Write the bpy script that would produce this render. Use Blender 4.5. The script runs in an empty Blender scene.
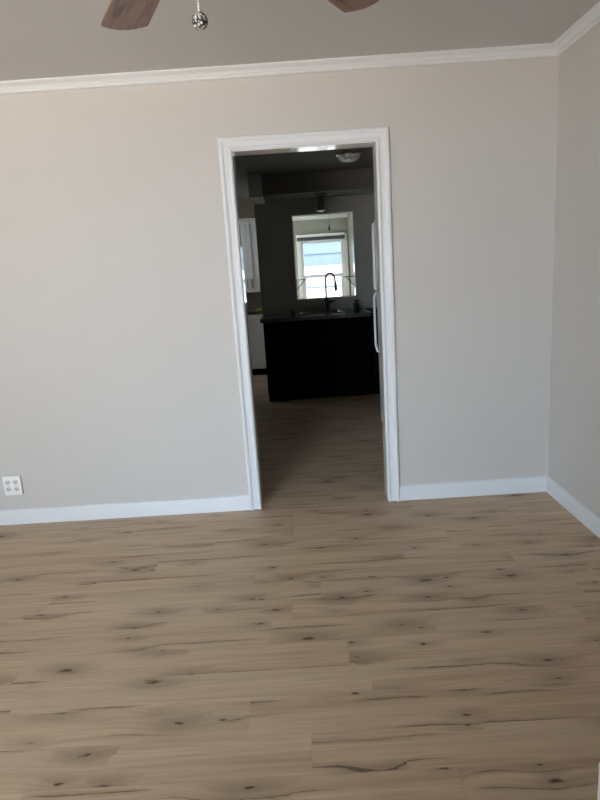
import bpy, bmesh, math, random
from mathutils import Vector, Matrix
random.seed(4)
PI = math.pi
scn = bpy.context.scene
COL = scn.collection

# ------------------------------------------------------------------ camera
YAW, PITCH, ROLL, F = -0.0101, -0.2132, -0.0658, 583.0
cam_d = bpy.data.cameras.new('camera')
cam = bpy.data.objects.new('camera', cam_d); COL.objects.link(cam)
cy, sy, cp, sp, cr, sr = math.cos(YAW), math.sin(YAW), math.cos(PITCH), math.sin(PITCH), math.cos(ROLL), math.sin(ROLL)
fwd = Vector((sy*cp, cy*cp, sp)); right = Vector((cy, -sy, 0)); up = right.cross(fwd)
r2 = cr*right + sr*up; u2 = -sr*right + cr*up
M = Matrix((r2, u2, -fwd)).transposed().to_4x4(); M.translation = Vector((0.3072, -3.3171, 1.3743))
cam.matrix_world = M
cam_d.sensor_fit = 'VERTICAL'; cam_d.sensor_height = 32.0; cam_d.lens = F/800*32.0
cam_d.clip_start = 0.05
scn.camera = cam

# ------------------------------------------------------------------ world, daylight, exposure
scn.view_settings.view_transform = 'Standard'
scn.view_settings.look = 'None'
scn.view_settings.gamma = 1.0
scn.view_settings.use_curve_mapping = False
scn.view_settings.exposure = 0.0
world = bpy.data.worlds.new('daylight_sky'); scn.world = world; world.use_nodes = True
wn = world.node_tree.nodes; wl = world.node_tree.links
bg = wn['Background']
tc = wn.new('ShaderNodeTexCoord'); sx = wn.new('ShaderNodeSeparateXYZ'); rp = wn.new('ShaderNodeValToRGB')
wl.new(tc.outputs['Generated'], sx.inputs[0]); mr = wn.new('ShaderNodeMapRange'); mr.inputs[1].default_value = -1.0; wl.new(sx.outputs['Z'], mr.inputs[0]); wl.new(mr.outputs[0], rp.inputs[0])
rp.color_ramp.elements[0].position = 0.0; rp.color_ramp.elements[0].color = (0.42, 0.36, 0.29, 1)
e_ = rp.color_ramp.elements.new(0.52); e_.color = (0.86, 0.93, 1.0, 1)
e_ = rp.color_ramp.elements.new(0.49); e_.color = (0.42, 0.36, 0.29, 1)
rp.color_ramp.elements[-1].position = 0.85; rp.color_ramp.elements[1].color = (0.55, 0.74, 1.0, 1)
wl.new(rp.outputs[0], bg.inputs['Color']); bg.inputs['Strength'].default_value = 9.0

def area(name, loc, target, sx_, sy_, power, color, spread=180):
    l = bpy.data.lights.new(name, 'AREA'); l.shape = 'RECTANGLE'; l.size = sx_; l.size_y = sy_
    l.energy = power; l.color = color; l.spread = math.radians(spread)
    o = bpy.data.objects.new(name, l); COL.objects.link(o); o.location = loc
    o.rotation_euler = (Vector(target)-Vector(loc)).to_track_quat('-Z', 'Y').to_euler()
    return o
# daylight falling through the big window behind the camera (sky from above, warm ground bounce from below)
area('daylight_sky_light', (-12.5, -16.0, 4.2), (-12.5, 0.0, 4.2), 21.0, 6.0, 6900, (0.60, 0.79, 1.0))
area('daylight_ground_light', (-8.2, -16.0, -2.8), (-8.2, 0.0, -2.8), 28.0, 7.0, 12700, (1.0, 0.795, 0.575))
# fill lamp added to brighten the sunroom; daylight through the window of the cabinet nook
area('sunroom_fill', (1.75, 4.75, 1.5), (0.2, 4.9, 1.2), 0.9, 1.1, 115, (0.97, 0.98, 0.95))
area('nook_daylight', (-2.72, 4.35, 1.6), (-.3, 5.0, 1.9), 0.6, 0.8, 4.2, (1.0, 0.94, 0.87), 60)

# ------------------------------------------------------------------ material helpers
class G:
    def __init__(s, name):
        s.m = bpy.data.materials.new(name); s.m.use_nodes = True
        s.nt = s.m.node_tree; s.b = s.nt.nodes['Principled BSDF']; s.out = s.nt.nodes['Material Output']
    def n(s, t, **k):
        x = s.nt.nodes.new(t)
        for a, v in k.items(): setattr(x, a, v)
        return x
    def put(s, sock, v):
        if isinstance(v, bpy.types.NodeSocket): s.nt.links.new(v, sock)
        else: sock.default_value = v
    def mth(s, op, a, b=0.0, c=None, clamp=False):
        x = s.n('ShaderNodeMath', operation=op); x.use_clamp = clamp
        s.put(x.inputs[0], a); s.put(x.inputs[1], b)
        if c is not None: s.put(x.inputs[2], c)
        return x.outputs[0]
    def ss(s, v, lo, hi, a=0.0, b=1.0):
        x = s.n('ShaderNodeMapRange'); x.interpolation_type = 'SMOOTHSTEP'
        s.put(x.inputs[0], v); s.put(x.inputs[1], lo); s.put(x.inputs[2], hi); s.put(x.inputs[3], a); s.put(x.inputs[4], b)
        return x.outputs[0]
    def xyz(s, x, y, z=0.0):
        c = s.n('ShaderNodeCombineXYZ'); s.put(c.inputs[0], x); s.put(c.inputs[1], y); s.put(c.inputs[2], z); return c.outputs[0]
    def noise(s, vec, scale=1.0, detail=3.0, rough=0.5, dist=0.0):
        x = s.n('ShaderNodeTexNoise'); s.put(x.inputs['Vector'], vec); s.put(x.inputs['Scale'], scale)
        s.put(x.inputs['Detail'], detail); s.put(x.inputs['Roughness'], rough); s.put(x.inputs['Distortion'], dist)
        return x.outputs['Fac']
    def mix(s, f, a, b, bt='MIX'):
        x = s.n('ShaderNodeMix', data_type='RGBA', blend_type=bt)
        s.put(x.inputs[0], f); s.put(x.inputs[6], a); s.put(x.inputs[7], b); return x.outputs[2]
    def bump(s, h, strength, dist=0.002):
        x = s.n('ShaderNodeBump'); s.put(x.inputs['Height'], h); x.inputs['Strength'].default_value = strength
        x.inputs['Distance'].default_value = dist; s.nt.links.new(x.outputs[0], s.b.inputs['Normal'])
    def pos(s): return s.n('ShaderNodeNewGeometry').outputs['Position']
    def obj(s): return s.n('ShaderNodeTexCoord').outputs['Object']
    def bs(s, **k):
        for a, v in k.items(): s.put(s.b.inputs[a.replace('_', ' ')], v)

def paint(name, col, rough=0.6, var=0.03, bump=0.06, scale=180):
    g = G(name); p = g.pos()
    n = g.noise(p, 2.2, 3)
    c2 = tuple(x*(1-var) for x in col)
    g.bs(Base_Color=g.mix(n, (*col, 1), (*c2, 1)), Roughness=rough)
    if bump: g.bump(g.noise(p, scale, 2), bump, 0.001)
    return g.m
def plain(name, col, rough=0.5, metal=0.0, var=0.06, scale=30, bump=0.0, **k):
    g = G(name); o = g.obj(); n = g.noise(o, scale, 3)
    c2 = tuple(x*(1-var) for x in col)
    g.bs(Base_Color=g.mix(n, (*col, 1), (*c2, 1)), Roughness=rough, Metallic=metal, **k)
    if bump: g.bump(n, bump, 0.001)
    return g.m

WALL = paint('wall_paint', (0.585, 0.565, 0.55), 0.65)
KWALL = paint('kitchen_paint', (0.47, 0.46, 0.43), 0.65)
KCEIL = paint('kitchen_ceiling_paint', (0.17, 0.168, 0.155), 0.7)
CEIL = paint('ceiling_paint', (0.585, 0.575, 0.57), 0.8, bump=0.12, scale=90)
TRIM = paint('trim_paint', (0.745, 0.765, 0.80), 0.38, 0.02, 0.0)
GLOSS = paint('gloss_trim_paint', (0.80, 0.80, 0.79), 0.05, 0.02, 0.0)
SUNW = paint('sunroom_paint', (0.38, 0.385, 0.335), 0.6)
WINT = paint('white_window_paint', (0.88, 0.88, 0.87), 0.3, 0.02, 0.0)
BLACK = plain('black_cabinet', (0.0014, 0.0013, 0.0013), 0.6, Specular_IOR_Level=0.05)
CTOP = None
WHITEC = plain('white_cabinet', (0.78, 0.78, 0.76), 0.4, var=0.03)
FRIDGE = plain('white_enamel', (0.84, 0.85, 0.87), 0.5, var=0.02)
STEEL = plain('stainless_steel', (0.62, 0.62, 0.63), 0.16, 1.0)
CHROME = plain('bright_chrome', (0.85, 0.85, 0.85), 0.12, 1.0)
BLKMET = plain('black_metal', (0.012, 0.012, 0.013), 0.4)
BRONZE = plain('dark_bronze', (0.06, 0.045, 0.035), 0.4, 0.8)
PLASTIC = plain('white_plastic', (0.85, 0.85, 0.86), 0.35, var=0.02)
RECEP = plain('off_white_plastic', (0.62, 0.62, 0.66), 0.4, var=0.02)
SLOT = plain('dark_slot', (0.05, 0.05, 0.055), 0.6)
DARK_BROWN = plain('dark_shaded_brown', (0.20, 0.165, 0.13), 0.5)  # brown with the under-cabinet shade in its colour; also the dark nook soffit
LAMPMET = plain('dull_grey_metal', (0.06, 0.06, 0.06), 0.4)
MIRROR = plain('polished_lamp_bulb', (0.85, 0.86, 0.86), 0.06, 0.6)
GREYFAB = plain('grey_shade_fabric', (0.10, 0.10, 0.11), 0.9)
SPONGE_Y = plain('sponge_yellow', (0.42, 0.40, 0.05), 0.95, bump=0.5, scale=200)
SPONGE_G = plain('scourer_green', (0.10, 0.22, 0.04), 0.95, bump=0.5, scale=200)

def counter_mat():
    g = G('grey_stone'); o = g.pos()
    n = g.noise(o, 160, 4, 0.7); n2 = g.noise(o, 12, 3)
    c = g.mix(g.ss(n, 0.42, 0.62), (0.05, 0.05, 0.055, 1), (0.11, 0.11, 0.12, 1))
    g.bs(Base_Color=g.mix(g.mth('MULTIPLY', n2, 0.4), c, (0.06, 0.06, 0.065, 1)), Roughness=0.13); return g.m
CTOP = counter_mat()

def glass_mat():
    g = G('clear_window_glass')
    t = g.n('ShaderNodeBsdfTransparent'); gl = g.n('ShaderNodeBsdfGlossy'); mx = g.n('ShaderNodeMixShader')
    lw = g.n('ShaderNodeFresnel'); lw.inputs[0].default_value = 1.45
    t.inputs[0].default_value = (0.95, 0.97, 0.97, 1); gl.inputs['Roughness'].default_value = 0.02
    g.put(mx.inputs[0], lw.outputs[0]); g.put(mx.inputs[1], t.outputs[0]); g.put(mx.inputs[2], gl.outputs[0])
    g.put(g.out.inputs[0], mx.outputs[0]); return g.m
GLASS = glass_mat()
def dome_mat():
    g = G('ribbed_lamp_glass'); o = g.obj()
    g.bs(Base_Color=(0.8, 0.82, 0.82, 1), Roughness=0.08, Metallic=0.55, Transmission_Weight=0.0)
    w = g.n('ShaderNodeTexVoronoi'); g.put(w.inputs['Vector'], o); w.inputs['Scale'].default_value = 60
    g.bump(w.outputs['Distance'], 0.8, 0.01); return g.m
DOME = dome_mat()
def ball_mat():
    g = G('beaded_silver'); o = g.obj()
    w = g.n('ShaderNodeTexVoronoi'); g.put(w.inputs['Vector'], o); w.inputs['Scale'].default_value = 190
    d = g.ss(w.outputs['Distance'], 0.35, 0.62)
    g.bs(Base_Color=g.mix(d, (0.70, 0.68, 0.64, 1), (0.045, 0.042, 0.038, 1)), Roughness=0.65, Specular_IOR_Level=0.2)
    g.bump(w.outputs['Distance'], 0.9, 0.003); return g.m
BALL = ball_mat()

FL_DARK, FL_LIGHT, FL_PALE = (0.47, 0.335, 0.220, 1), (0.64, 0.472, 0.325, 1), (0.66, 0.525, 0.385, 1)
def floor_mat():
    g = G('oak_plank_floor'); sp_ = g.n('ShaderNodeSeparateXYZ'); g.put(sp_.inputs[0], g.pos())
    X, Y = sp_.outputs[0], sp_.outputs[1]
    W, L = 0.152, 1.22
    yv = g.mth('DIVIDE', g.mth('ADD', Y, 20.03), W); row = g.mth('FLOOR', yv); fy = g.mth('FRACT', yv)
    wnz = g.n('ShaderNodeTexWhiteNoise', noise_dimensions='1D'); g.put(wnz.inputs['W'], row)
    xv = g.mth('DIVIDE', g.mth('ADD', g.mth('ADD', X, 30.0), g.mth('MULTIPLY', wnz.outputs['Value'], L)), L)
    colm = g.mth('FLOOR', xv); fx = g.mth('FRACT', xv)
    w2 = g.n('ShaderNodeTexWhiteNoise', noise_dimensions='2D'); g.put(w2.inputs['Vector'], g.xyz(row, colm))
    sc = g.n('ShaderNodeSeparateColor'); g.put(sc.inputs[0], w2.outputs['Color'])
    R1, R2, R3 = sc.outputs[0], sc.outputs[1], sc.outputs[2]
    u = g.mth('ADD', X, g.mth('MULTIPLY', R1, 53.0)); v = g.mth('ADD', Y, g.mth('MULTIPLY', R2, 31.0))
    # knots: one candidate per cell, only some cells carry one; ragged outline, drawn out along the grain
    w1 = g.noise(g.xyz(g.mth('MULTIPLY', u, 16.0), g.mth('MULTIPLY', v, 45.0)), 1.0, 3)
    w3 = g.noise(g.xyz(g.mth('MULTIPLY', u, 30.0), g.mth('MULTIPLY', v, 30.0), 5.0), 1.0, 3)
    def knots(su, sv, off, g0, s0, s1):
        vo = g.n('ShaderNodeTexVoronoi', voronoi_dimensions='2D'); vo.inputs['Scale'].default_value = 1.0
        vv = g.mth('ADD', g.mth('MULTIPLY_ADD', v, sv, off), g.mth('MULTIPLY', w1, 0.22))
        uu = g.mth('ADD', g.mth('MULTIPLY_ADD', u, su, off), g.mth('MULTIPLY', w3, 0.16))
        g.put(vo.inputs['Vector'], g.xyz(uu, vv)); d = vo.outputs['Distance']
        vc = g.n('ShaderNodeSeparateColor'); g.put(vc.inputs[0], vo.outputs['Color'])
        gate = g.ss(vc.outputs[0], g0, g0+.04); size = g.mth('MULTIPLY_ADD', vc.outputs[1], s1, s0)
        k = g.mth('MULTIPLY', g.mth('SUBTRACT', 1.0, g.ss(g.mth('DIVIDE', d, size), 0.15, 1.0)), gate)
        h = g.mth('MULTIPLY', g.mth('SUBTRACT', 1.0, g.ss(d, 0.02, 0.46)), gate)
        return k, h
    kn, halo = knots(2.4, 6.4, 0.0, 0.57, 0.035, 0.085)
    kn2, halo2 = knots(3.4, 9.5, 4.7, 0.64, 0.03, 0.07)
    kn = g.mth('MAXIMUM', kn, kn2); halo = g.mth('MAXIMUM', halo, g.mth('MULTIPLY', halo2, 0.7))
    # grain, bent round the knots
    vb = g.mth('ADD', v, g.mth('MULTIPLY', halo, 0.030))
    g1 = g.noise(g.xyz(g.mth('MULTIPLY', u, 1.1), g.mth('MULTIPLY', vb, 17.0)), 1.0, 6, 0.62, 0.4)
    g2 = g.noise(g.xyz(g.mth('MULTIPLY', u, 4.0), g.mth('MULTIPLY', vb, 85.0)), 1.0, 3, 0.6)
    big = g.noise(g.xyz(g.mth('MULTIPLY', u, 0.7), g.mth('MULTIPLY', v, 4.0)), 1.0, 2)
    # long dark cracks following the grain
    def cracks(lu, lv, off, share, wdt):
        # at most one crack per lu x lv cell, of its own place, length and waver
        cu = g.mth('ADD', g.mth('DIVIDE', u, lu), off); cv = g.mth('ADD', g.mth('DIVIDE', vb, lv), off)
        wn_ = g.n('ShaderNodeTexWhiteNoise', noise_dimensions='3D')
        g.put(wn_.inputs['Vector'], g.xyz(g.mth('FLOOR', cu), g.mth('FLOOR', cv), off))
        q = g.n('ShaderNodeSeparateColor'); g.put(q.inputs[0], wn_.outputs['Color'])
        wav = g.noise(g.xyz(g.mth('MULTIPLY', u, 3.5), g.mth('MULTIPLY', cv, 0.0), off), 1.0, 4, 0.55)
        mid = g.mth('ADD', g.mth('MULTIPLY_ADD', q.outputs[0], 0.5, 0.05), g.mth('MULTIPLY', wav, 0.40))
        d = g.mth('MULTIPLY', g.mth('ABSOLUTE', g.mth('SUBTRACT', g.mth('FRACT', cv), mid)), lv)
        e = g.mth('ABSOLUTE', g.mth('SUBTRACT', g.mth('FRACT', cu), 0.5))
        along = g.mth('MULTIPLY', g.mth('SUBTRACT', 1.0, g.ss(e, g.mth('MULTIPLY_ADD', q.outputs[1], 0.25, 0.05), g.mth('MULTIPLY_ADD', q.outputs[1], 0.20, 0.30))), g.mth('MULTIPLY', g.ss(wn_.outputs['Value'], 1.0-share, 1.001-share), g.mth('MULTIPLY_ADD', q.outputs[2], 0.55, 0.45)))
        width = g.mth('MULTIPLY', g.ss(w1, 0.30, 0.75, 0.5, 1.9), wdt)
        return (g.mth('MULTIPLY', g.mth('SUBTRACT', 1.0, g.ss(d, g.mth('MULTIPLY', width, 0.25), width)), along),
                g.mth('MULTIPLY', g.mth('SUBTRACT', 1.0, g.ss(d, 0.0, 0.017)), along))
    c1, sh1 = cracks(0.85, 0.080, 0.37, 0.38, 0.0038)
    c2_, sh2 = cracks(0.40, 0.055, 5.61, 0.13, 0.0028)
    crack = g.mth('MAXIMUM', c1, c2_); shade = g.mth('MAXIMUM', sh1, sh2)
    c = g.mix(g.ss(g1, 0.30, 0.70), FL_DARK, FL_LIGHT)
    c = g.mix(g.mth('MULTIPLY', g.ss(g2, 0.35, 0.7), 0.30), c, (0.25, 0.17, 0.11, 1))
    c = g.mix(g.mth('MULTIPLY', g.ss(big, 0.40, 0.72), 0.40), c, FL_PALE)
    c = g.mix(g.mth('MULTIPLY', R3, 0.20), c, FL_DARK)
    c = g.mix(g.mth('MULTIPLY', halo, 0.48), c, (0.20, 0.140, 0.096, 1))
    c = g.mix(g.mth('MULTIPLY', shade, 0.40), c, (0.19, 0.130, 0.088, 1))
    c = g.mix(g.mth('MULTIPLY', crack, 0.85), c, (0.090, 0.058, 0.04, 1))
    c = g.mix(g.mth('MULTIPLY', kn, 0.9), c, (0.050, 0.030, 0.020, 1))
    # seams
    ey = g.mth('MULTIPLY', g.mth('MINIMUM', fy, g.mth('SUBTRACT', 1.0, fy)), W)
    ex = g.mth('MULTIPLY', g.mth('MINIMUM', fx, g.mth('SUBTRACT', 1.0, fx)), L)
    seam = g.mth('SUBTRACT', 1.0, g.ss(g.mth('MINIMUM', ex, ey), 0.0004, 0.0022))
    c = g.mix(g.mth('MULTIPLY', seam, 0.10), c, (0.10, 0.07, 0.05, 1))
    g.bs(Base_Color=c, Roughness=g.mth('MULTIPLY_ADD', g1, 0.12, 0.42), Specular_IOR_Level=0.34)
    h = g.mth('SUBTRACT', g.mth('MULTIPLY', g2, 0.3), g.mth('ADD', seam, g.mth('MULTIPLY', crack, 0.6)))
    g.bump(h, 0.25, 0.0012); return g.m
FLOOR = floor_mat()
def blade_mat():
    g = G('walnut_blade'); o = g.n('ShaderNodeSeparateXYZ'); g.put(o.inputs[0], g.obj())
    a = g.noise(g.xyz(g.mth('MULTIPLY', o.outputs[0], 5.0), g.mth('MULTIPLY', o.outputs[1], 38.0)), 1.0, 5, 0.65, 0.8)
    b = g.noise(g.xyz(g.mth('MULTIPLY', o.outputs[0], 9.0), g.mth('MULTIPLY', o.outputs[1], 14.0), 3.0), 1.0, 2)
    c = g.mix(g.ss(a, 0.3, 0.7), (0.085, 0.042, 0.030, 1), (0.29, 0.150, 0.105, 1))
    c = g.mix(g.mth('MULTIPLY', g.ss(b, 0.45, 0.7), 0.5), c, (0.21, 0.135, 0.095, 1))
    g.bs(Base_Color=c, Roughness=0.38); return g.m
BLADE = blade_mat()
def siding_mat():
    g = G('blue_siding'); n = g.noise(g.pos(), 3, 3)
    g.bs(Base_Color=g.mix(n, (0.125, 0.172, 0.205, 1), (0.115, 0.16, 0.195, 1)), Roughness=0.7); return g.m
SIDING = siding_mat()
FENCE = plain('white_fence', (0.62, 0.62, 0.62), 0.6, var=0.05, scale=4)
GROUND = plain('outdoor_ground', (0.36, 0.34, 0.30), 0.9, var=0.3, scale=6)

# ------------------------------------------------------------------ mesh helpers
def new_bm(): return bmesh.new()
def box(bm, x0, x1, y0, y1, z0, z1, bevel=0.0, seg=2):
    t = bmesh.new()
    vs = [t.verts.new((x, y, z)) for x in (x0, x1) for y in (y0, y1) for z in (z0, z1)]
    for f in ((0,1,3,2),(4,6,7,5),(0,4,5,1),(2,3,7,6),(0,2,6,4),(1,5,7,3)): t.faces.new([vs[i] for i in f])
    bmesh.ops.recalc_face_normals(t, faces=t.faces)
    if bevel: bmesh.ops.bevel(t, geom=list(t.edges), offset=bevel, segments=seg, profile=0.5, affect='EDGES')
    me = bpy.data.meshes.new('t'); t.to_mesh(me); t.free(); bm.from_mesh(me); bpy.data.meshes.remove(me)
    return bm
def lathe(bm, prof, cx=0, cy=0, cz=0, n=40, mat=None):
    """profile [(r, z)], turned about the vertical through (cx, cy)"""
    rings = []
    for r, z in prof:
        if r < 1e-6: rings.append([bm.verts.new((cx, cy, cz+z))])
        else: rings.append([bm.verts.new((cx+r*math.cos(2*PI*k/n), cy+r*math.sin(2*PI*k/n), cz+z)) for k in range(n)])
    for A, B in zip(rings, rings[1:]):
        for k in range(n):
            q = [A[k % len(A)], A[(k+1) % len(A)], B[(k+1) % len(B)], B[k % len(B)]]
            u_ = []
            for w in q:
                if w not in u_: u_.append(w)
            if len(u_) > 2:
                try: bm.faces.new(u_)
                except ValueError: pass
    return bm
def tube(bm, pts, r, n=12, cap=True):
    pts = [Vector(p) for p in pts]; rs = r if isinstance(r, (list, tuple)) else [r]*len(pts)
    ref = None; rings = []
    for i, p in enumerate(pts):
        d = (pts[min(i+1, len(pts)-1)] - pts[max(i-1, 0)]).normalized()
        if ref is None: ref = d.orthogonal().normalized()
        ref = (ref - d*ref.dot(d)).normalized(); s = d.cross(ref)
        rings.append([bm.verts.new(p + rs[i]*(math.cos(2*PI*k/n)*ref + math.sin(2*PI*k/n)*s)) for k in range(n)])
    for A, B in zip(rings, rings[1:]):
        for k in range(n): bm.faces.new((A[k], A[(k+1) % n], B[(k+1) % n], B[k]))
    if cap: bm.faces.new(rings[0][::-1]); bm.faces.new(rings[-1])
    return bm
def sweep(bm, sections, closed_profile=True, caps=True):
    """loft between lists of 3D points (same count)"""
    rings = [[bm.verts.new(p) for p in s] for s in sections]
    n = len(rings[0])
    for A, B in zip(rings, rings[1:]):
        for k in range(n if closed_profile else n-1): bm.faces.new((A[k], A[(k+1) % n], B[(k+1) % n], B[k]))
    if caps and closed_profile: bm.faces.new(rings[0][::-1]); bm.faces.new(rings[-1])
    return bm
def obj(name, bm, mat, parent=None, smooth=None):
    bmesh.ops.recalc_face_normals(bm, faces=bm.faces)
    me = bpy.data.meshes.new(name); bm.to_mesh(me); bm.free()
    o = bpy.data.objects.new(name, me); COL.objects.link(o)
    me.materials.append(mat)
    if smooth:
        me.polygons.foreach_set('use_smooth', [True]*len(me.polygons))
        try: me.set_sharp_from_angle(angle=math.radians(smooth))
        except Exception: pass
    if parent:
        o.parent = parent
        o.matrix_parent_inverse = Matrix.Translation(parent_loc(parent)).inverted()
    return o
def parent_loc(p):
    # part meshes are written in world coordinates, so only the thing's Empty carries an offset
    return p.location.copy() if p.type == 'EMPTY' else Vector((0, 0, 0))
def bobj(name, dims, mat, parent=None, bevel=0.0): return obj(name, box(new_bm(), *dims, bevel=bevel), mat, parent, 35 if bevel else None)
def struct(name, bm, mat, smooth=None):
    o = obj(name, bm, mat, None, smooth); o['kind'] = 'structure'; return o
def thing(name, label, cat, loc=(0, 0, 0), group=None):
    o = bpy.data.objects.new(name, None); COL.objects.link(o); o.location = loc; o.empty_display_size = 0.1
    o['label'] = label; o['category'] = cat
    if group: o['group'] = group
    return o
def tag(o, label, cat, group=None):
    o['label'] = label; o['category'] = cat
    if group: o['group'] = group
    return o

# ------------------------------------------------------------------ dimensions
XL, XR, YB, YF, HC = -2.7, 1.729, -4.7, 0.0, 2.43      # front room
DW, DH, TH = 0.764, 2.03, 0.12                         # opening, wall thickness
KXL, KXR, KY = -2.4, 1.70, 3.80                        # kitchen
PX0, PX1, PZ0, PZ1 = 0.275, 1.0, 1.063, 2.047         # pass-through
SXL, SXR, SY, SZ = -0.05, 1.105, 5.80, 2.22            # sunroom
NX, NY = -0.15, 5.42                                   # cabinet nook

# ------------------------------------------------------------------ structure: shell
struct('floor', box(new_bm(), XL-.12, XR+.12, YB-.12, SY+.12, -.06, 0.0), FLOOR)
struct('ceiling', box(new_bm(), XL-.12, XR+.12, YB-.12, TH/2, HC, HC+.08), CEIL)
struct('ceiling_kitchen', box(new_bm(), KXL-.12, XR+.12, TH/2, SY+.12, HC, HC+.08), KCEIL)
b = new_bm()
box(b, XL-.12, -.018, YF, TH, 0, HC); box(b, DW+.018, XR+.12, YF, TH, 0, HC); box(b, -.018, DW+.018, YF, TH, DH+.018, HC)
struct('wall_front', b, WALL)
struct('wall_right', box(new_bm(), XR, XR+.12, YB-.12, YF, 0, HC), WALL)
struct('wall_left', box(new_bm(), XL-.12, XL, YB-.12, YF, 0, HC), WALL)
WX0, WX1, WZ0, WZ1 = -2.45, -0.65, 0.12, 2.10
b = new_bm()
box(b, XL, WX0, YB-.12, YB, 0, HC); box(b, WX1, XR, YB-.12, YB, 0, HC)
box(b, WX0, WX1, YB-.12, YB, 0, WZ0); box(b, WX0, WX1, YB-.12, YB, WZ1, HC)
struct('wall_back', b, WALL)
# kitchen
b = new_bm()
box(b, KXL-.12, KXL, TH, 4.0, 0, HC); box(b, KXL-.12, KXL, 4.7, NY, 0, HC); box(b, KXL-.12, KXL, 4.0, 4.7, 0, 1.05); box(b, KXL-.12, KXL, 4.0, 4.7, 2.0, HC)
struct('wall_kitchen_left', b, KWALL)
struct('wall_kitchen_right', box(new_bm(), KXR, KXR+.12, TH, KY+.12, 0, HC), KWALL)
b = new_bm()
box(b, NX, PX0, KY, KY+.12, 0, HC); box(b, PX1, KXR, KY, KY+.12, 0, HC)
box(b, PX0, PX1, KY, KY+.12, 0, PZ0); box(b, PX0, PX1, KY, KY+.12, PZ1, HC)
struct('wall_kitchen_back', b, KWALL)
struct('wall_nook_right', box(new_bm(), NX, SXL, KY+.12, SY, 0, HC), KWALL)
struct('wall_nook_back', box(new_bm(), KXL, NX, NY, NY+.12, 0, HC), KWALL)
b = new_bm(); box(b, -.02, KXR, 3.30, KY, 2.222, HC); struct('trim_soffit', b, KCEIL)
b = new_bm(); box(b, -.155, -.02, 3.16, KY, 2.19, HC); struct('trim_soffit_end', b, KWALL)
b = new_bm(); box(b, KXL, NX, 5.06, NY, 2.17, HC); struct('trim_nook_soffit', b, DARK_BROWN)
# sunroom
GX0, GX1, GZ0, GZ1 = 0.365, 1.035, 0.80, 1.86
b = new_bm()
box(b, SXL, GX0, SY, SY+.12, 0, HC); box(b, GX1, SXR+.3, SY, SY+.12, 0, HC)
box(b, GX0, GX1, SY, SY+.12, 0, GZ0); box(b, GX0, GX1, SY, SY+.12, GZ1, HC)
struct('wall_sunroom_back', b, SUNW)
# right wall of the sunroom: vertical grooved boards, with an unseen window added for the fill lamp
b = new_bm()
def boards(b, y0, y1, z0, z1):
    n = max(1, round((y1-y0)/0.13)); w = (y1-y0)/n
    for i in range(n): box(b, SXR, SXR+.03, y0+i*w+.008, y0+(i+1)*w-.008, z0, z1, .004, 1)
    box(b, SXR+.022, SXR+.1, y0, y1, z0, z1)
boards(b, KY+.12, 4.32, 0, SZ); boards(b, 5.15, SY, 0, SZ); boards(b, 4.32, 5.15, 0, .9); boards(b, 4.32, 5.15, 2.0, SZ)
struct('wall_sunroom_right', b, SUNW)
struct('ceiling_sunroom', box(new_bm(), SXL, SXR+.1, KY+.12, SY, SZ, SZ+.06), SUNW)
b = new_bm()
prof = [(0, 0), (.012, 0), (.014, .012), (.03, .028), (.05, .05), (.055, .058), (.055, .07), (0, .07)]
sweep(b, [[(SXL, SY-a, SZ-.07+z) for a, z in prof], [(SXR, SY-a, SZ-.07+z) for a, z in prof]])
struct('trim_8', b, WINT, 30)
# exterior
struct('ground', box(new_bm(), -14, 14, SY+.13, 22, -.5, -.35), GROUND)

# ------------------------------------------------------------------ trim of the front room
# jamb lining of the opening
b = new_bm()
box(b, -.018, 0, -.001, TH+.001, 0, DH+.018); box(b, DW, DW+.018, -.001, TH+.001, 0, DH+.018); box(b, 0, DW, -.001, TH+.001, DH, DH+.018)
struct('trim_1', b, GLOSS)
# moulded casing: (distance from the opening edge, thickness)
CAS = [(.004, 0), (.004, .011), (.007, .014), (.015, .0145), (.019, .0125), (.023, .0095), (.030, .0095), (.042, .010), (.050, .012), (.053, .0155), (.058, .0195), (.066, .021), (.073, .019), (.076, .015), (.076, .0)]
CAS = [(d*.935, t) for d, t in CAS]
def casing(name, yface, sgn):
    b = new_bm()
    S = [[(-d, yface+sgn*t, 0) for d, t in CAS], [(-d, yface+sgn*t, DH+d) for d, t in CAS],
         [(DW+d, yface+sgn*t, DH+d) for d, t in CAS], [(DW+d, yface+sgn*t, 0) for d, t in CAS]]
    sweep(b, S); return struct(name, b, TRIM, 20)
casing('trim_2', YF, -1); casing('trim_3', TH, 1)
# lining of the pass-through
b = new_bm()
box(b, PX0, PX0+.012, KY-.004, KY+.124, PZ0+.012, PZ1-.012); box(b, PX1-.012, PX1, KY-.004, KY+.124, PZ0+.012, PZ1-.012)
box(b, PX0, PX1, KY-.004, KY+.124, PZ0, PZ0+.012); box(b, PX0, PX1, KY-.004, KY+.124, PZ1-.012, PZ1)
struct('trim_9', b, GLOSS)
struct('trim_backsplash_shade', box(new_bm(), KXL+.001, NX-.001, NY-.003, NY, .905, 1.158), DARK_BROWN)  # dark sheet standing in for the shadow below the wall cabinet
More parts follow.
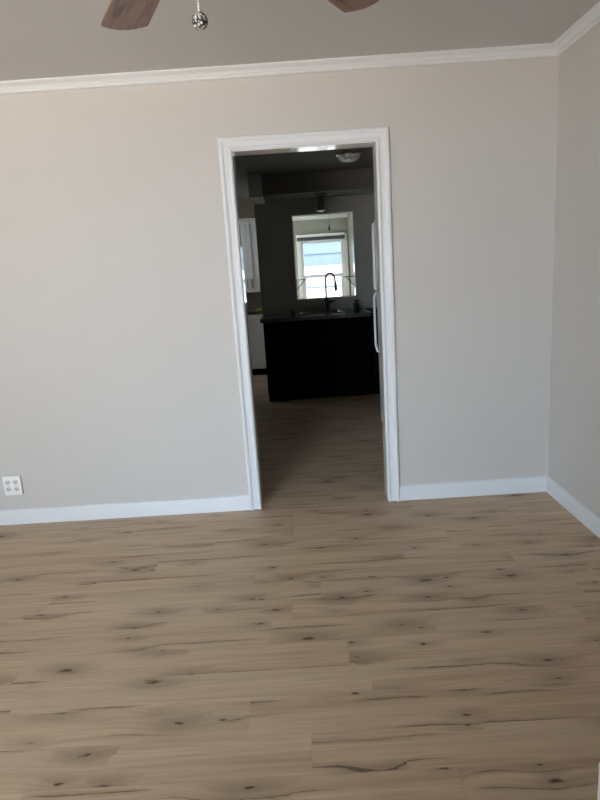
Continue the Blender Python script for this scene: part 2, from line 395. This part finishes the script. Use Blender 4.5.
# baseboards
BB = [(0, 0), (.014, 0), (.014, .080), (.012, .087), (.008, .0915), (.003, .0935), (0, .094)]
def baseboard(name, p0, p1, nrm, m0=0, m1=0):
    p0, p1, nrm = Vector(p0), Vector(p1), Vector(nrm); d = (p1-p0).normalized(); b = new_bm()
    S = []
    for p, m, s in ((p0, m0, 1), (p1, m1, -1)):
        S.append([tuple(p + nrm*a + d*(s*m*a) + Vector((0, 0, z))) for a, z in BB])
    sweep(b, S); return struct(name, b, TRIM, 25)
baseboard('baseboard_front_left', (XL, 0, 0), (-.071, 0, 0), (0, -1, 0), 1, 0)
baseboard('baseboard_front_right', (DW+.071, 0, 0), (XR, 0, 0), (0, -1, 0), 0, 1)
baseboard('baseboard_right', (XR, 0, 0), (XR, YB, 0), (-1, 0, 0), 1, 1)
baseboard('baseboard_left', (XL, 0, 0), (XL, YB, 0), (1, 0, 0), 1, 1)
# crown moulding: (from wall, below ceiling)
CR = [(0, 0), (.060, 0), (.060, .007), (.055, .011), (.051, .011), (.049, .0135), (.041, .0155), (.033, .0195), (.027, .0255), (.024, .031), (.019, .0315), (.019, .035), (.016, .041), (.010, .045), (.0, .0455)]
def crown(name, p0, p1, nrm):
    p0, p1, nrm = Vector(p0), Vector(p1), Vector(nrm); d = (p1-p0).normalized(); b = new_bm()
    sweep(b, [[tuple(p + nrm*a + d*(s*a) + Vector((0, 0, HC-z))) for a, z in CR] for p, s in ((p0, 1), (p1, -1))])
    return struct(name, b, TRIM, 25)
crown('trim_4', (XL, 0, 0), (XR, 0, 0), (0, -1, 0)); crown('trim_5', (XR, 0, 0), (XR, YB, 0), (-1, 0, 0))
crown('trim_6', (XL, 0, 0), (XL, YB, 0), (1, 0, 0)); crown('trim_7', (XL, YB, 0), (XR, YB, 0), (0, 1, 0))

# ------------------------------------------------------------------ windows
def frame_bm(b, x0, x1, z0, z1, y0, y1, w, bev=.003):
    box(b, x0, x0+w, y0, y1, z0, z1, bev); box(b, x1-w, x1, y0, y1, z0, z1, bev)
    box(b, x0+w, x1-w, y0, y1, z1-w, z1, bev); box(b, x0+w, x1-w, y0, y1, z0, z0+w, bev)
def empty_struct(name, loc=(0, 0, 0)):
    o = bpy.data.objects.new(name, None); COL.objects.link(o); o.location = loc; o['kind'] = 'structure'; return o
# big window behind the camera
w = empty_struct('window_2', ((WX0+WX1)/2, YB, WZ0))
b = new_bm(); frame_bm(b, WX0, WX1, WZ0, WZ1, YB-.09, YB-.03, .05); box(b, (WX0+WX1)/2-.03, (WX0+WX1)/2+.03, YB-.085, YB-.035, WZ0+.05, WZ1-.05, .003)
obj('window_frame', b, TRIM, w)
b = new_bm(); frame_bm(b, WX0-.07, WX1+.07, WZ0-.07, WZ1+.07, YB, YB+.016, .07); obj('window_casing', b, TRIM, w)
bobj('pane', (WX0+.05, WX1-.05, YB-.064, YB-.058, WZ0+.05, WZ1-.05), GLASS, w)
# far sunroom window: casing, frame, two sashes with a pane each
w = empty_struct('window_1', ((GX0+GX1)/2, SY, GZ0))
b = new_bm(); frame_bm(b, GX0-.05, GX1+.05, GZ0-.02, GZ1+.06, SY-.018, SY, .05, .004); obj('window_casing', b, WINT, w)
bobj('window_sill', (GX0-.07, GX1+.065, SY-.06, SY+.03, GZ0-.02, GZ0+.005), WINT, w, .004)
b = new_bm(); frame_bm(b, GX0, GX1, GZ0, GZ1, SY+.0, SY+.11, .018); obj('window_frame', b, WINT, w)
MR = 1.318
b = new_bm(); frame_bm(b, GX0+.018, GX1-.018, MR-.022, GZ1-.018, SY+.06, SY+.09, .028); s1 = obj('upper_sash', b, WINT, w)
bobj('pane', (GX0+.04, GX1-.04, SY+.073, SY+.077, MR+.005, GZ1-.04), GLASS, s1)
b = new_bm(); frame_bm(b, GX0+.018, GX1-.018, GZ0+.018, MR+.024, SY+.025, SY+.055, .046); s2 = obj('lower_sash', b, WINT, w)
bobj('pane', (GX0+.045, GX1-.045, SY+.038, SY+.042, GZ0+.045, MR-.01), GLASS, s2)
# window of the cabinet nook
w = empty_struct('window_4', (KXL, 4.35, 1.05))
b = new_bm()
for a in ((4.0, 4.045, 1.05, 2.0), (4.655, 4.7, 1.05, 2.0), (4.045, 4.655, 1.05, 1.095), (4.045, 4.655, 1.955, 2.0)): box(b, KXL-.09, KXL-.03, *a)
obj('window_frame', b, TRIM, w); bobj('pane', (KXL-.063, KXL-.057, 4.045, 4.655, 1.095, 1.955), GLASS, w)
# unseen side window added to the sunroom for its fill lamp
w = empty_struct('window_added', (SXR, 4.735, .9))
b = new_bm()
for a in ((4.32, 4.36, .9, 2.0), (5.11, 5.15, .9, 2.0), (4.36, 5.11, .9, .94), (4.36, 5.11, 1.96, 2.0)): box(b, SXR+.02, SXR+.07, *a)
obj('window_frame', b, TRIM, w); bobj('pane', (SXR+.043, SXR+.047, 4.36, 5.11, .94, 1.96), GLASS, w)

# ------------------------------------------------------------------ outdoors, seen through the far window
house = thing('house', 'pale blue boarded house wall outside the far window', 'house', (.8, 11.2, -.35))
b = new_bm()
z = 1.0; Hh = .27
sweepS = []
for i in range(14):
    z0 = z + i*Hh
    sweep(b, [[(x, 11.2, z0), (x, 11.165, z0), (x, 11.195, z0+Hh), (x, 11.2, z0+Hh)] for x in (-7, 8)])
box(b, -7, 8, 11.2, 11.4, -.35, z+14*Hh)
obj('siding', b, SIDING, house)
bobj('foundation_wall', (-7, 8, 11.12, 11.2, -.35, 1.0), SIDING, house)
fence = thing('fence', 'white fence of wide horizontal boards outside the far window', 'fence', (.8, 9.4, -.35))
b = new_bm()
for i in range(8): box(b, -4, 6, 9.4, 9.43, -.33+i*.235, -.33+i*.235+.195, .004, 1)
obj('board_panel', b, FENCE, fence)
for k in range(6): bobj('post', (-4+k*1.97-.05, -4+k*1.97+.05, 9.43, 9.53, -.35, 1.58), FENCE, fence, .006)

# ------------------------------------------------------------------ kitchen: sink run
CZ = .925
run = thing('base_cabinet', 'black sink base cabinet under the grey countertop', 'cabinet', (.47, 3.5, 0))
b = new_bm(); box(b, -.10, -.082, 3.005, KY-.005, .1, CZ-.042); box(b, 1.032, 1.05, 3.005, KY-.005, .1, CZ-.042)
box(b, -.082, 1.032, 3.005, KY-.005, .1, .118); box(b, -.082, 1.032, KY-.012, KY-.005, .118, CZ-.042); box(b, -.082, 1.032, 3.005, 3.023, .80, CZ-.042)
obj('body', b, BLACK, run)
bobj('toe_kick', (-.10, 1.05, 3.07, 3.09, 0.001, .1), BLACK, run)
for i in range(3):
    x0 = -.10 + i*.3833
    d = bobj('door', (x0+.003, x0+.380, 2.984, 3.004, .115, CZ-.045), BLACK, run, .002)
    b = new_bm(); hx = x0 + (.335 if i != 2 else .045)
    tube(b, [(hx, 2.984, .66), (hx, 2.958, .66), (hx, 2.958, .80), (hx, 2.984, .80)], .005, 8); obj('handle', b, BLACK, d)
side = thing('base_cabinet', 'black low cabinet with black top at the right end of the grey countertop', 'cabinet', (1.37, 3.5, 0))
bobj('body', (1.066, KXR-.005, 3.005, KY-.005, .1, CZ-.035), BLACK, side)
bobj('toe_kick', (1.066, KXR-.005, 3.07, 3.09, 0.001, .1), BLACK, side)
bobj('top', (1.062, KXR-.003, 2.95, KY-.005,  CZ-.035, CZ-.01), BLACK, side, .003)
for x0 in (1.068, 1.382):
    d = bobj('door', (x0, x0+.308, 2.984, 3.004, .115, CZ-.045), BLACK, side, .002)
    b = new_bm(); hx = x0+.26; tube(b, [(hx, 2.984, .66), (hx, 2.958, .66), (hx, 2.958, .80), (hx, 2.984, .80)], .005, 8); obj('handle', b, BLACK, d)
# countertop with a cut-out for the sink
SX0, SX1, SY0, SY1 = .275, .80, 3.20, 3.64
b = new_bm()
box(b, -.125, SX0+.01, 2.93, KY-.002, CZ-.042, CZ, .003); box(b, SX1-.01, 1.058, 2.93, KY-.002, CZ-.042, CZ, .003)
box(b, SX0+.01, SX1-.01, 2.93, SY0+.01, CZ-.042, CZ, .003); box(b, SX0+.01, SX1-.01, SY1-.01, KY-.002, CZ-.042, CZ, .003)
tag(obj('countertop', b, CTOP), 'grey stone countertop over the black sink cabinet', 'countertop')
sink = thing('sink', 'stainless steel drop-in sink in the grey countertop', 'sink', (.58, 3.51, CZ))
b = new_bm()
zr = CZ+.008
def rr(x0, x1, y0, y1, z, r, n=6):
    o = []
    for cx_, cy_, a0 in ((x1-r, y1-r, 0), (x0+r, y1-r, 90), (x0+r, y0+r, 180), (x1-r, y0+r, 270)):
        for k in range(n+1):
            a = math.radians(a0+90*k/n); o.append((cx_+r*math.cos(a), cy_+r*math.sin(a), z))
    return o
sweep(b, [rr(SX0-.012, SX1+.012, SY0-.012, SY1+.012, CZ+.0005, .03), rr(SX0-.008, SX1+.008, SY0-.008, SY1+.008, zr, .03),
          rr(SX0+.025, SX1-.025, SY0+.025, SY1-.085, zr, .04), rr(SX0+.035, SX1-.035, SY0+.035, SY1-.095, CZ-.01, .05),
          rr(SX0+.045, SX1-.045, SY0+.045, SY1-.105, CZ-.17, .05), rr(SX0+.09, SX1-.09, SY0+.09, SY1-.15, CZ-.18, .05)], caps=False)
b.verts.ensure_lookup_table(); n_ = 28; b.faces.new(b.verts[-n_:])
obj('basin', b, STEEL, sink, 35)
b = new_bm(); lathe(b, [(.0, CZ-.1765), (.03, CZ-.1765), (.04, CZ-.174), (.042, CZ-.1755)], (SX0+SX1)/2, 3.40, 0, 24); obj('drain', b, CHROME, sink, 40)
# faucet
FX, FY, FZ = .628, 3.695, CZ+.0005
fau = thing('faucet', 'black gooseneck faucet with pull-down head behind the sink', 'faucet', (FX, FY, FZ))
b = new_bm(); lathe(b, [(0, 0), (.036, 0), (.036, .006), (.032, .012), (.030, .015), (.030, .135), (.026, .142), (.014, .147), (0, .147)], FX, FY, FZ, 28)
obj('body', b, BLKMET, fau, 40)
b = new_bm(); pts = []; dx, dy = .105, -.10; A = math.hypot(dx, dy); R_ = A/2
top = 1.355 - R_
pts = [(FX, FY, FZ+.14), (FX, FY, FZ+.24), (FX, FY, top)]
for k in range(1, 17):
    a = PI*k/16*1.02; s = (R_ - R_*math.cos(a))/A
    pts.append((FX+dx*s, FY+dy*s, top + R_*math.sin(a)))
lx, ly, lz = pts[-1]
pts.append((lx+.003, ly-.003, lz-.03))
tube(b, pts, .0105, 14); obj('neck', b, BLKMET, fau, 50)
b = new_bm(); tube(b, [(lx+.003, ly-.003, lz-.02), (lx+.004, ly-.004, lz-.035), (lx+.006, ly-.006, lz-.10), (lx+.009, ly-.009, lz-.125)], [.012, .015, .017, .0195], 18); obj('spray_head', b, BLKMET, fau, 50)
b = new_bm(); tube(b, [(FX+.02, FY, FZ+.10), (FX+.060, FY, FZ+.10)], .019, 16); tube(b, [(FX+.055, FY, FZ+.10), (FX+.105, FY-.005, FZ+.108)], [.012, .010], 10); obj('lever', b, BLKMET, fau, 40)
# little things on the counter
def pump(x, y, z, r, h, label, mat, tilt):
    t = thing('soap_dispenser', label, 'soap dispenser', (x, y, z))
    b = new_bm(); lathe(b, [(0, 0), (r, 0), (r*1.02, .004), (r, h*.62), (r*.8, h*.70), (r*.4, h*.74), (0, h*.74)], x, y, z, 24); obj('bottle', b, mat, t, 40)
    b = new_bm(); tube(b, [(x, y, z+h*.72), (x, y, z+h*.92)], r*.22, 10); tube(b, [(x-r*.4, y, z+h*.95), (x+r*.5, y+tilt*.3, z+h*.95), (x+r*1.1, y+tilt, z+h*.90)], [r*.34, r*.3, r*.2], 10); obj('pump', b, mat, t, 40)
    return t
pump(.962, 3.56, CZ+.0005, .034, .105, 'squat black soap pump on the countertop right of the faucet', BLKMET, -.02)
pump(.222, 3.26, CZ+.0005, .014, .085, 'slim dark soap pump on the countertop left of the sink', BLKMET, -.02)
# pendant over the sink
PX, PY = .612, 3.50
pen = thing('pendant_light', 'dark cylinder ceiling spotlight above the sink pass-through', 'ceiling light', (PX, PY, 2.222))
b = new_bm(); lathe(b, [(0, 2.2215), (.074, 2.2215), (.074, 2.206), (.066, 2.198), (0, 2.198)], PX, PY, 0, 36); obj('canopy', b, LAMPMET, pen, 40)
b = new_bm(); lathe(b, [(0, 2.199), (.052, 2.199), (.055, 2.19), (.055, 2.052), (.050, 2.048), (.046, 2.052), (.046, 2.075), (0, 2.075)], PX, PY, 0, 36); obj('shade', b, LAMPMET, pen, 40)
b = new_bm(); lathe(b, [(0, 2.034), (.02, 2.036), (.036, 2.045), (.044, 2.06), (.044, 2.072), (0, 2.072)], PX, PY, 0, 36); obj('lens', b, MIRROR, pen, 60)
# brackets on the jambs of the pass-through
for sx_, x, lab in ((1, PX0+.012, 'thin black shelf bracket on the left side of the pass-through opening'), (-1, PX1-.012, 'thin black shelf bracket on the right side of the pass-through opening')):
    t = thing('shelf_bracket', lab, 'bracket', (x, 3.88, 1.18), 'brackets in the pass-through')
    b = new_bm(); tube(b, [(x+sx_*.003, 3.88, 1.30), (x+sx_*.135, 3.88, 1.30)], .0045, 8); obj('arm', b, BLKMET, t)
    b = new_bm(); tube(b, [(x+sx_*.003, 3.88, 1.185), (x+sx_*.10, 3.88, 1.297)], .0045, 8); obj('brace', b, BLKMET, t)
    b = new_bm(); box(b, min(x+sx_*.0005, x+sx_*.005), max(x+sx_*.0005, x+sx_*.005), 3.872, 3.888, 1.17, 1.315); obj('wall_plate', b, BLKMET, t)
# roller shade and pull cord in the sunroom
sh = thing('roller_shade', 'rolled-up grey roller shade across the top of the far window', 'window shade', (.68, SY-.05, 1.9))
bobj('head_rail', (.318, 1.048, SY-.078, SY-.0185, 1.898, 1.936), WINT, sh, .003)
b = new_bm(); tube(b, [(.325, SY-.047, 1.872), (1.041, SY-.047, 1.872)], .025, 20); obj('fabric_roll', b, GREYFAB, sh, 40)
pc = thing('pull_cord', 'thin cord with small black tassel hanging before the far window wall', 'pull cord', (.765, 4.7, SZ))
b = new_bm(); tube(b, [(.765, 4.7, SZ-.001), (.765, 4.7, 1.975)], .0016, 6); obj('cord', b, GREYFAB, pc)
b = new_bm(); lathe(b, [(0, 1.985), (.004, 1.983), (.008, 1.965), (.016, 1.932), (.019, 1.915), (.014, 1.908), (0, 1.907)], .765, 4.7, 0, 16); obj('tassel', b, BLKMET, pc, 40)
# flush ceiling light
cl = thing('ceiling_light', 'round glass ceiling light on the dark kitchen ceiling', 'ceiling light', (.848, 2.45, HC))
b = new_bm(); lathe(b, [(0, HC-.0005), (.118, HC-.0005), (.120, HC-.012), (.112, HC-.018), (.10, HC-.018)], .848, 2.45, 0, 48); obj('rim', b, CHROME, cl, 40)
b = new_bm()
NR = 48
prof = [(.106, -.014), (.104, -.026), (.094, -.044), (.074, -.060), (.046, -.070), (.018, -.074), (0, -.075)]
rings = []
for r, z in prof:
    rings.append([b.verts.new((.848+(r*(1+.03*(k % 2)))*math.cos(2*PI*k/NR), 2.45+(r*(1+.03*(k % 2)))*math.sin(2*PI*k/NR), HC+z)) for k in range(NR)] if r else [b.verts.new((.848, 2.45, HC+z))])
for A_, B_ in zip(rings, rings[1:]):
    for k in range(NR):
        if len(B_) == 1: b.faces.new((A_[k], A_[(k+1) % NR], B_[0]))
        else: b.faces.new((A_[k], A_[(k+1) % NR], B_[(k+1) % NR], B_[k]))
obj('glass_dome', b, DOME, cl)
# ------------------------------------------------------------------ refrigerator
FF = .958
fr = thing('refrigerator', 'white refrigerator with bar handles behind the right side of the doorway', 'refrigerator', (1.33, 1.32, 0))
bobj('body', (FF+.065, KXR-.03, .96, 1.68, .03, 1.765), FRIDGE, fr, .008)
for fx_ in (FF+.1, KXR-.08):
    for fy_ in (1.0, 1.64): obj('foot', lathe(new_bm(), [(0, .001), (.02, .001), (.02, .03), (0, .03)], fx_, fy_, 0, 12), BLKMET, fr)
d1 = bobj('freezer_door', (FF, FF+.062, .96, 1.68, 1.195, 1.765), FRIDGE, fr, .014)
d2 = bobj('door', (FF, FF+.062, .96, 1.68, .06, 1.185), FRIDGE, fr, .014)
def bar(z0, z1, ztap0, ztap1, par, off, rad):
    b = new_bm(); y = 1.635; xo = FF-off
    P = [(FF+.004, y, z0), (FF-.012, y, z0+.01), (xo, y, z0+ztap0), (xo, y, z1-ztap1), (FF-.012, y, z1-.01), (FF+.004, y, z1)]
    pts = []
    for i in range(len(P)-1):
        for k in range(4):
            t_ = k/4; pts.append(tuple(P[i][j]*(1-t_)+P[i+1][j]*t_ for j in range(3)))
    pts.append(P[-1]); tube(b, pts, rad, 12); obj('handle', b, FRIDGE, par, 60)
bar(1.205, 1.735, .04, .06, d1, .014, .013); bar(.675, 1.178, .07, .04, d2, .026, .010)
# ------------------------------------------------------------------ nook cabinets
lo = thing('base_cabinet', 'white base cabinet in the corner beyond the black sink cabinet', 'cabinet', (-.72, 5.1, 0))
bobj('body', (-1.30, NX-.004, 4.825, NY-.004, .1, .868), WHITEC, lo)
bobj('toe_kick', (-1.30, NX-.004, 4.90, 4.92, .001, .1), BLACK, lo)
def shaker(name, x0, x1, y, z0, z1, par, hx, hz0, hz1):
    d = bobj(name, (x0, x1, y-.008, y-.001, z0, z1), WHITEC, par)
    b = new_bm(); fw = min(.05, (x1-x0)*.22); frame_bm(b, x0, x1, z0, z1, y-.02, y-.008, fw, .002); obj('door_frame', b, WHITEC, d)
    b = new_bm(); tube(b, [(hx, y-.02, hz0), (hx, y-.042, hz0), (hx, y-.042, hz1), (hx, y-.02, hz1)], .005, 8); obj('handle', b, BLKMET, d); return d
for x0, x1, hx in ((-1.297, -.915, -.95), (-.911, -.535, -.875), (-.531, NX-.006, -.50)): shaker('door', x0, x1, 4.825, .112, .838, lo, hx, .68, .80)
tag(obj('countertop', box(new_bm(), -1.31, NX-.003, 4.79, NY-.003, .868, .905, .003), CTOP, None, 35), 'dark countertop on the white corner cabinet', 'countertop')
hi = thing('wall_cabinet', 'white wall cabinet high above the white base cabinet', 'cabinet', (-.72, 5.25, 1.155))
bobj('body', (-1.30, NX-.004, 5.10, NY-.004, 1.158, 2.165), WHITEC, hi)
for x0, x1, hx in ((-1.297, -.84, -.88), (-.837, -.375, -.41), (-.371, NX-.006, -.34)): shaker('door', x0, x1, 5.10, 1.19, 2.13, hi, hx, 1.22, 1.34)
spg = thing('sponge', 'yellow and green sponge on the dark corner countertop', 'sponge', (-.24, 4.95, .905))
bobj('foam', (-.30, -.19, 4.92, 4.99, .9055, .928), SPONGE_Y, spg, .004); bobj('scouring_pad', (-.30, -.19, 4.92, 4.99, .9285, .937), SPONGE_G, spg, .002)

# ------------------------------------------------------------------ outlet on the front wall
ox, oz = -1.473, .250
ou = thing('wall_outlet', 'white four-socket wall outlet low on the wall left of the doorway', 'outlet', (ox, 0, oz))
bobj('cover_plate', (ox-.053, ox+.053, -.020, -.0005, oz-.060, oz+.060), PLASTIC, ou, .003)
for sx_ in (-1, 1):
    for sz_ in (-1, 1):
        cx_, cz_ = ox+sx_*.0235, oz+sz_*.0215
        b = new_bm(); pr = [(.0155*math.cos(a)*1.0, max(-.0125, min(.0125, .0172*math.sin(a)))) for a in [2*PI*k/32 for k in range(32)]]
        sweep(b, [[(cx_+x_, yy, cz_+z_) for x_, z_ in pr] for yy in (-.0198, -.0218)]); rec = obj('receptacle', b, RECEP, ou)
        b = new_bm(); box(b, cx_-.0080, cx_-.0048, -.0225, -.0216, cz_-.001, cz_+.008); box(b, cx_+.0048, cx_+.0080, -.0225, -.0216, cz_+.0005, cz_+.0075)
        lathe(b, [(0, 0), (.0034, 0), (.0034, .0008), (0, .0008)], 0, 0, 0, 12)
        for v_ in b.verts[-26:]: v_.co = Vector((cx_+v_.co.x, -.0225+v_.co.z, cz_-.0065+v_.co.y))
        obj('slots', b, SLOT, rec)
for sx_ in (-1, 1):
    obj('screw', tube(new_bm(), [(ox+sx_*.0235, -.0195, oz), (ox+sx_*.0235, -.0212, oz)], .0032, 12), STEEL, ou)

# ------------------------------------------------------------------ ceiling fan
CX, CY, BZ = .159, -2.026, 2.126
fan = thing('ceiling_fan', 'ceiling fan with reddish brown wooden blades and pull chain', 'ceiling fan', (CX, CY, HC))
b = new_bm(); lathe(b, [(0, 2.4295), (.075, 2.4295), (.075, 2.40), (.055, 2.375), (.03, 2.365), (0, 2.365)], CX, CY, 0, 40); obj('canopy', b, BRONZE, fan, 40)
b = new_bm(); tube(b, [(CX, CY, 2.37), (CX, CY, 2.30)], .016, 16); obj('downrod', b, BRONZE, fan, 40)
b = new_bm(); lathe(b, [(0, 2.31), (.05, 2.308), (.10, 2.295), (.122, 2.27), (.125, 2.22), (.115, 2.19), (.085, 2.175), (0, 2.175)], CX, CY, 0, 48); obj('motor_housing', b, BRONZE, fan, 40)
b = new_bm(); lathe(b, [(0, 2.176), (.058, 2.176), (.062, 2.15), (.060, 2.11), (.045, 2.092), (.02, 2.086), (0, 2.086)], CX, CY, 0, 40); obj('switch_housing', b, BRONZE, fan, 40)
def blade_bm():
    b = new_bm(); out = []
    r0, r1, h0, h1 = .19, .7145, .050, .0686
    out += [(r0, -h0), (r0+.01, -h0-.003)]
    n = 10
    for k in range(n+1): t_ = k/n; out.append((r0+.02+(r1-.055-r0)*t_, -(h0+.004+(h1-h0-.004)*t_)))
    m = 12
    for k in range(m+1):
        t_ = k/m*2-1; out.append((r1 - .005 + .031*(1-t_*t_), h1*t_))
    for k in range(n+1): t_ = 1-k/n; out.append((r0+.02+(r1-.055-r0)*t_, (h0+.004+(h1-h0-.004)*t_)))
    out += [(r0+.01, h0+.003), (r0, h0)]
    A_ = [b.verts.new((x, y, -.003)) for x, y in out]; B_ = [b.verts.new((x, y, .003)) for x, y in out]
    b.faces.new(A_[::-1]); b.faces.new(B_)
    for k in range(len(out)): b.faces.new((A_[k], A_[(k+1) % len(out)], B_[(k+1) % len(out)], B_[k]))
    return b
def iron_bm():
    b = new_bm(); box(b, .07, .20, -.014, .014, .012, .017, .002, 1); box(b, .185, .26, -.034, .034, .0035, .0085, .002, 1)
    box(b, .185, .205, -.02, .02, .006, .016, .001, 1)
    tube(b, [(.20, -.02, .008), (.20, -.02, .012)], .005, 8); tube(b, [(.24, .02, .008), (.24, .02, .012)], .005, 8); return b
bl0 = obj('blade', blade_bm(), BLADE, None, 30); ir0 = obj('blade_arm', iron_bm(), BRONZE, None, 30)
for k in range(6):
    a = math.radians(116.5 - 60*k); rot = Matrix.Rotation(a, 4, 'Z') @ Matrix.Rotation(math.radians(-6.4), 4, 'X')
    for src, first in ((bl0, k == 0), (ir0, k == 0)):
        o = src if first else src.copy()
        if not first: COL.objects.link(o)
        o.parent = fan; o.matrix_parent_inverse = Matrix.Translation((-CX, -CY, -HC)); o.matrix_basis = Matrix.Translation((CX, CY, BZ)) @ rot
CHX, CHY = .149, -2.056
b = new_bm(); z = 2.075
while z > 1.883:
    lathe(b, [(0, .0026), (.0022, .0013), (.0026, 0), (.0022, -.0013), (0, -.0026)], CHX, CHY, z, 10); z -= .0058
tube(b, [(CHX, CHY, 2.075), (CHX, CHY, 1.880)], .0008, 6)
obj('pull_chain', b, PLASTIC, fan, 60)
b = new_bm(); lathe(b, [(0, .0155)] + [(.0155*math.sin(PI*k/16), .0155*math.cos(PI*k/16)) for k in range(1, 16)] + [(0, -.0155)], 0, 0, 0, 28)
o = obj('chain_ball', b, BALL, None, 60); o.parent = fan; o.location = (CHX-CX, CHY-CY, 1.864-HC)

# ------------------------------------------------------------------ near right foreground
bx = thing('box', 'white box on the floor at the bottom right corner of the picture', 'box', (1.05, -2.36, 0))
bobj('carton', (.918, 1.24, -2.58, -2.201, .001, .235), FRIDGE, bx, .003)
bobj('lid', (.917, 1.241, -2.581, -2.200, .2355, .25), FRIDGE, bx, .003)
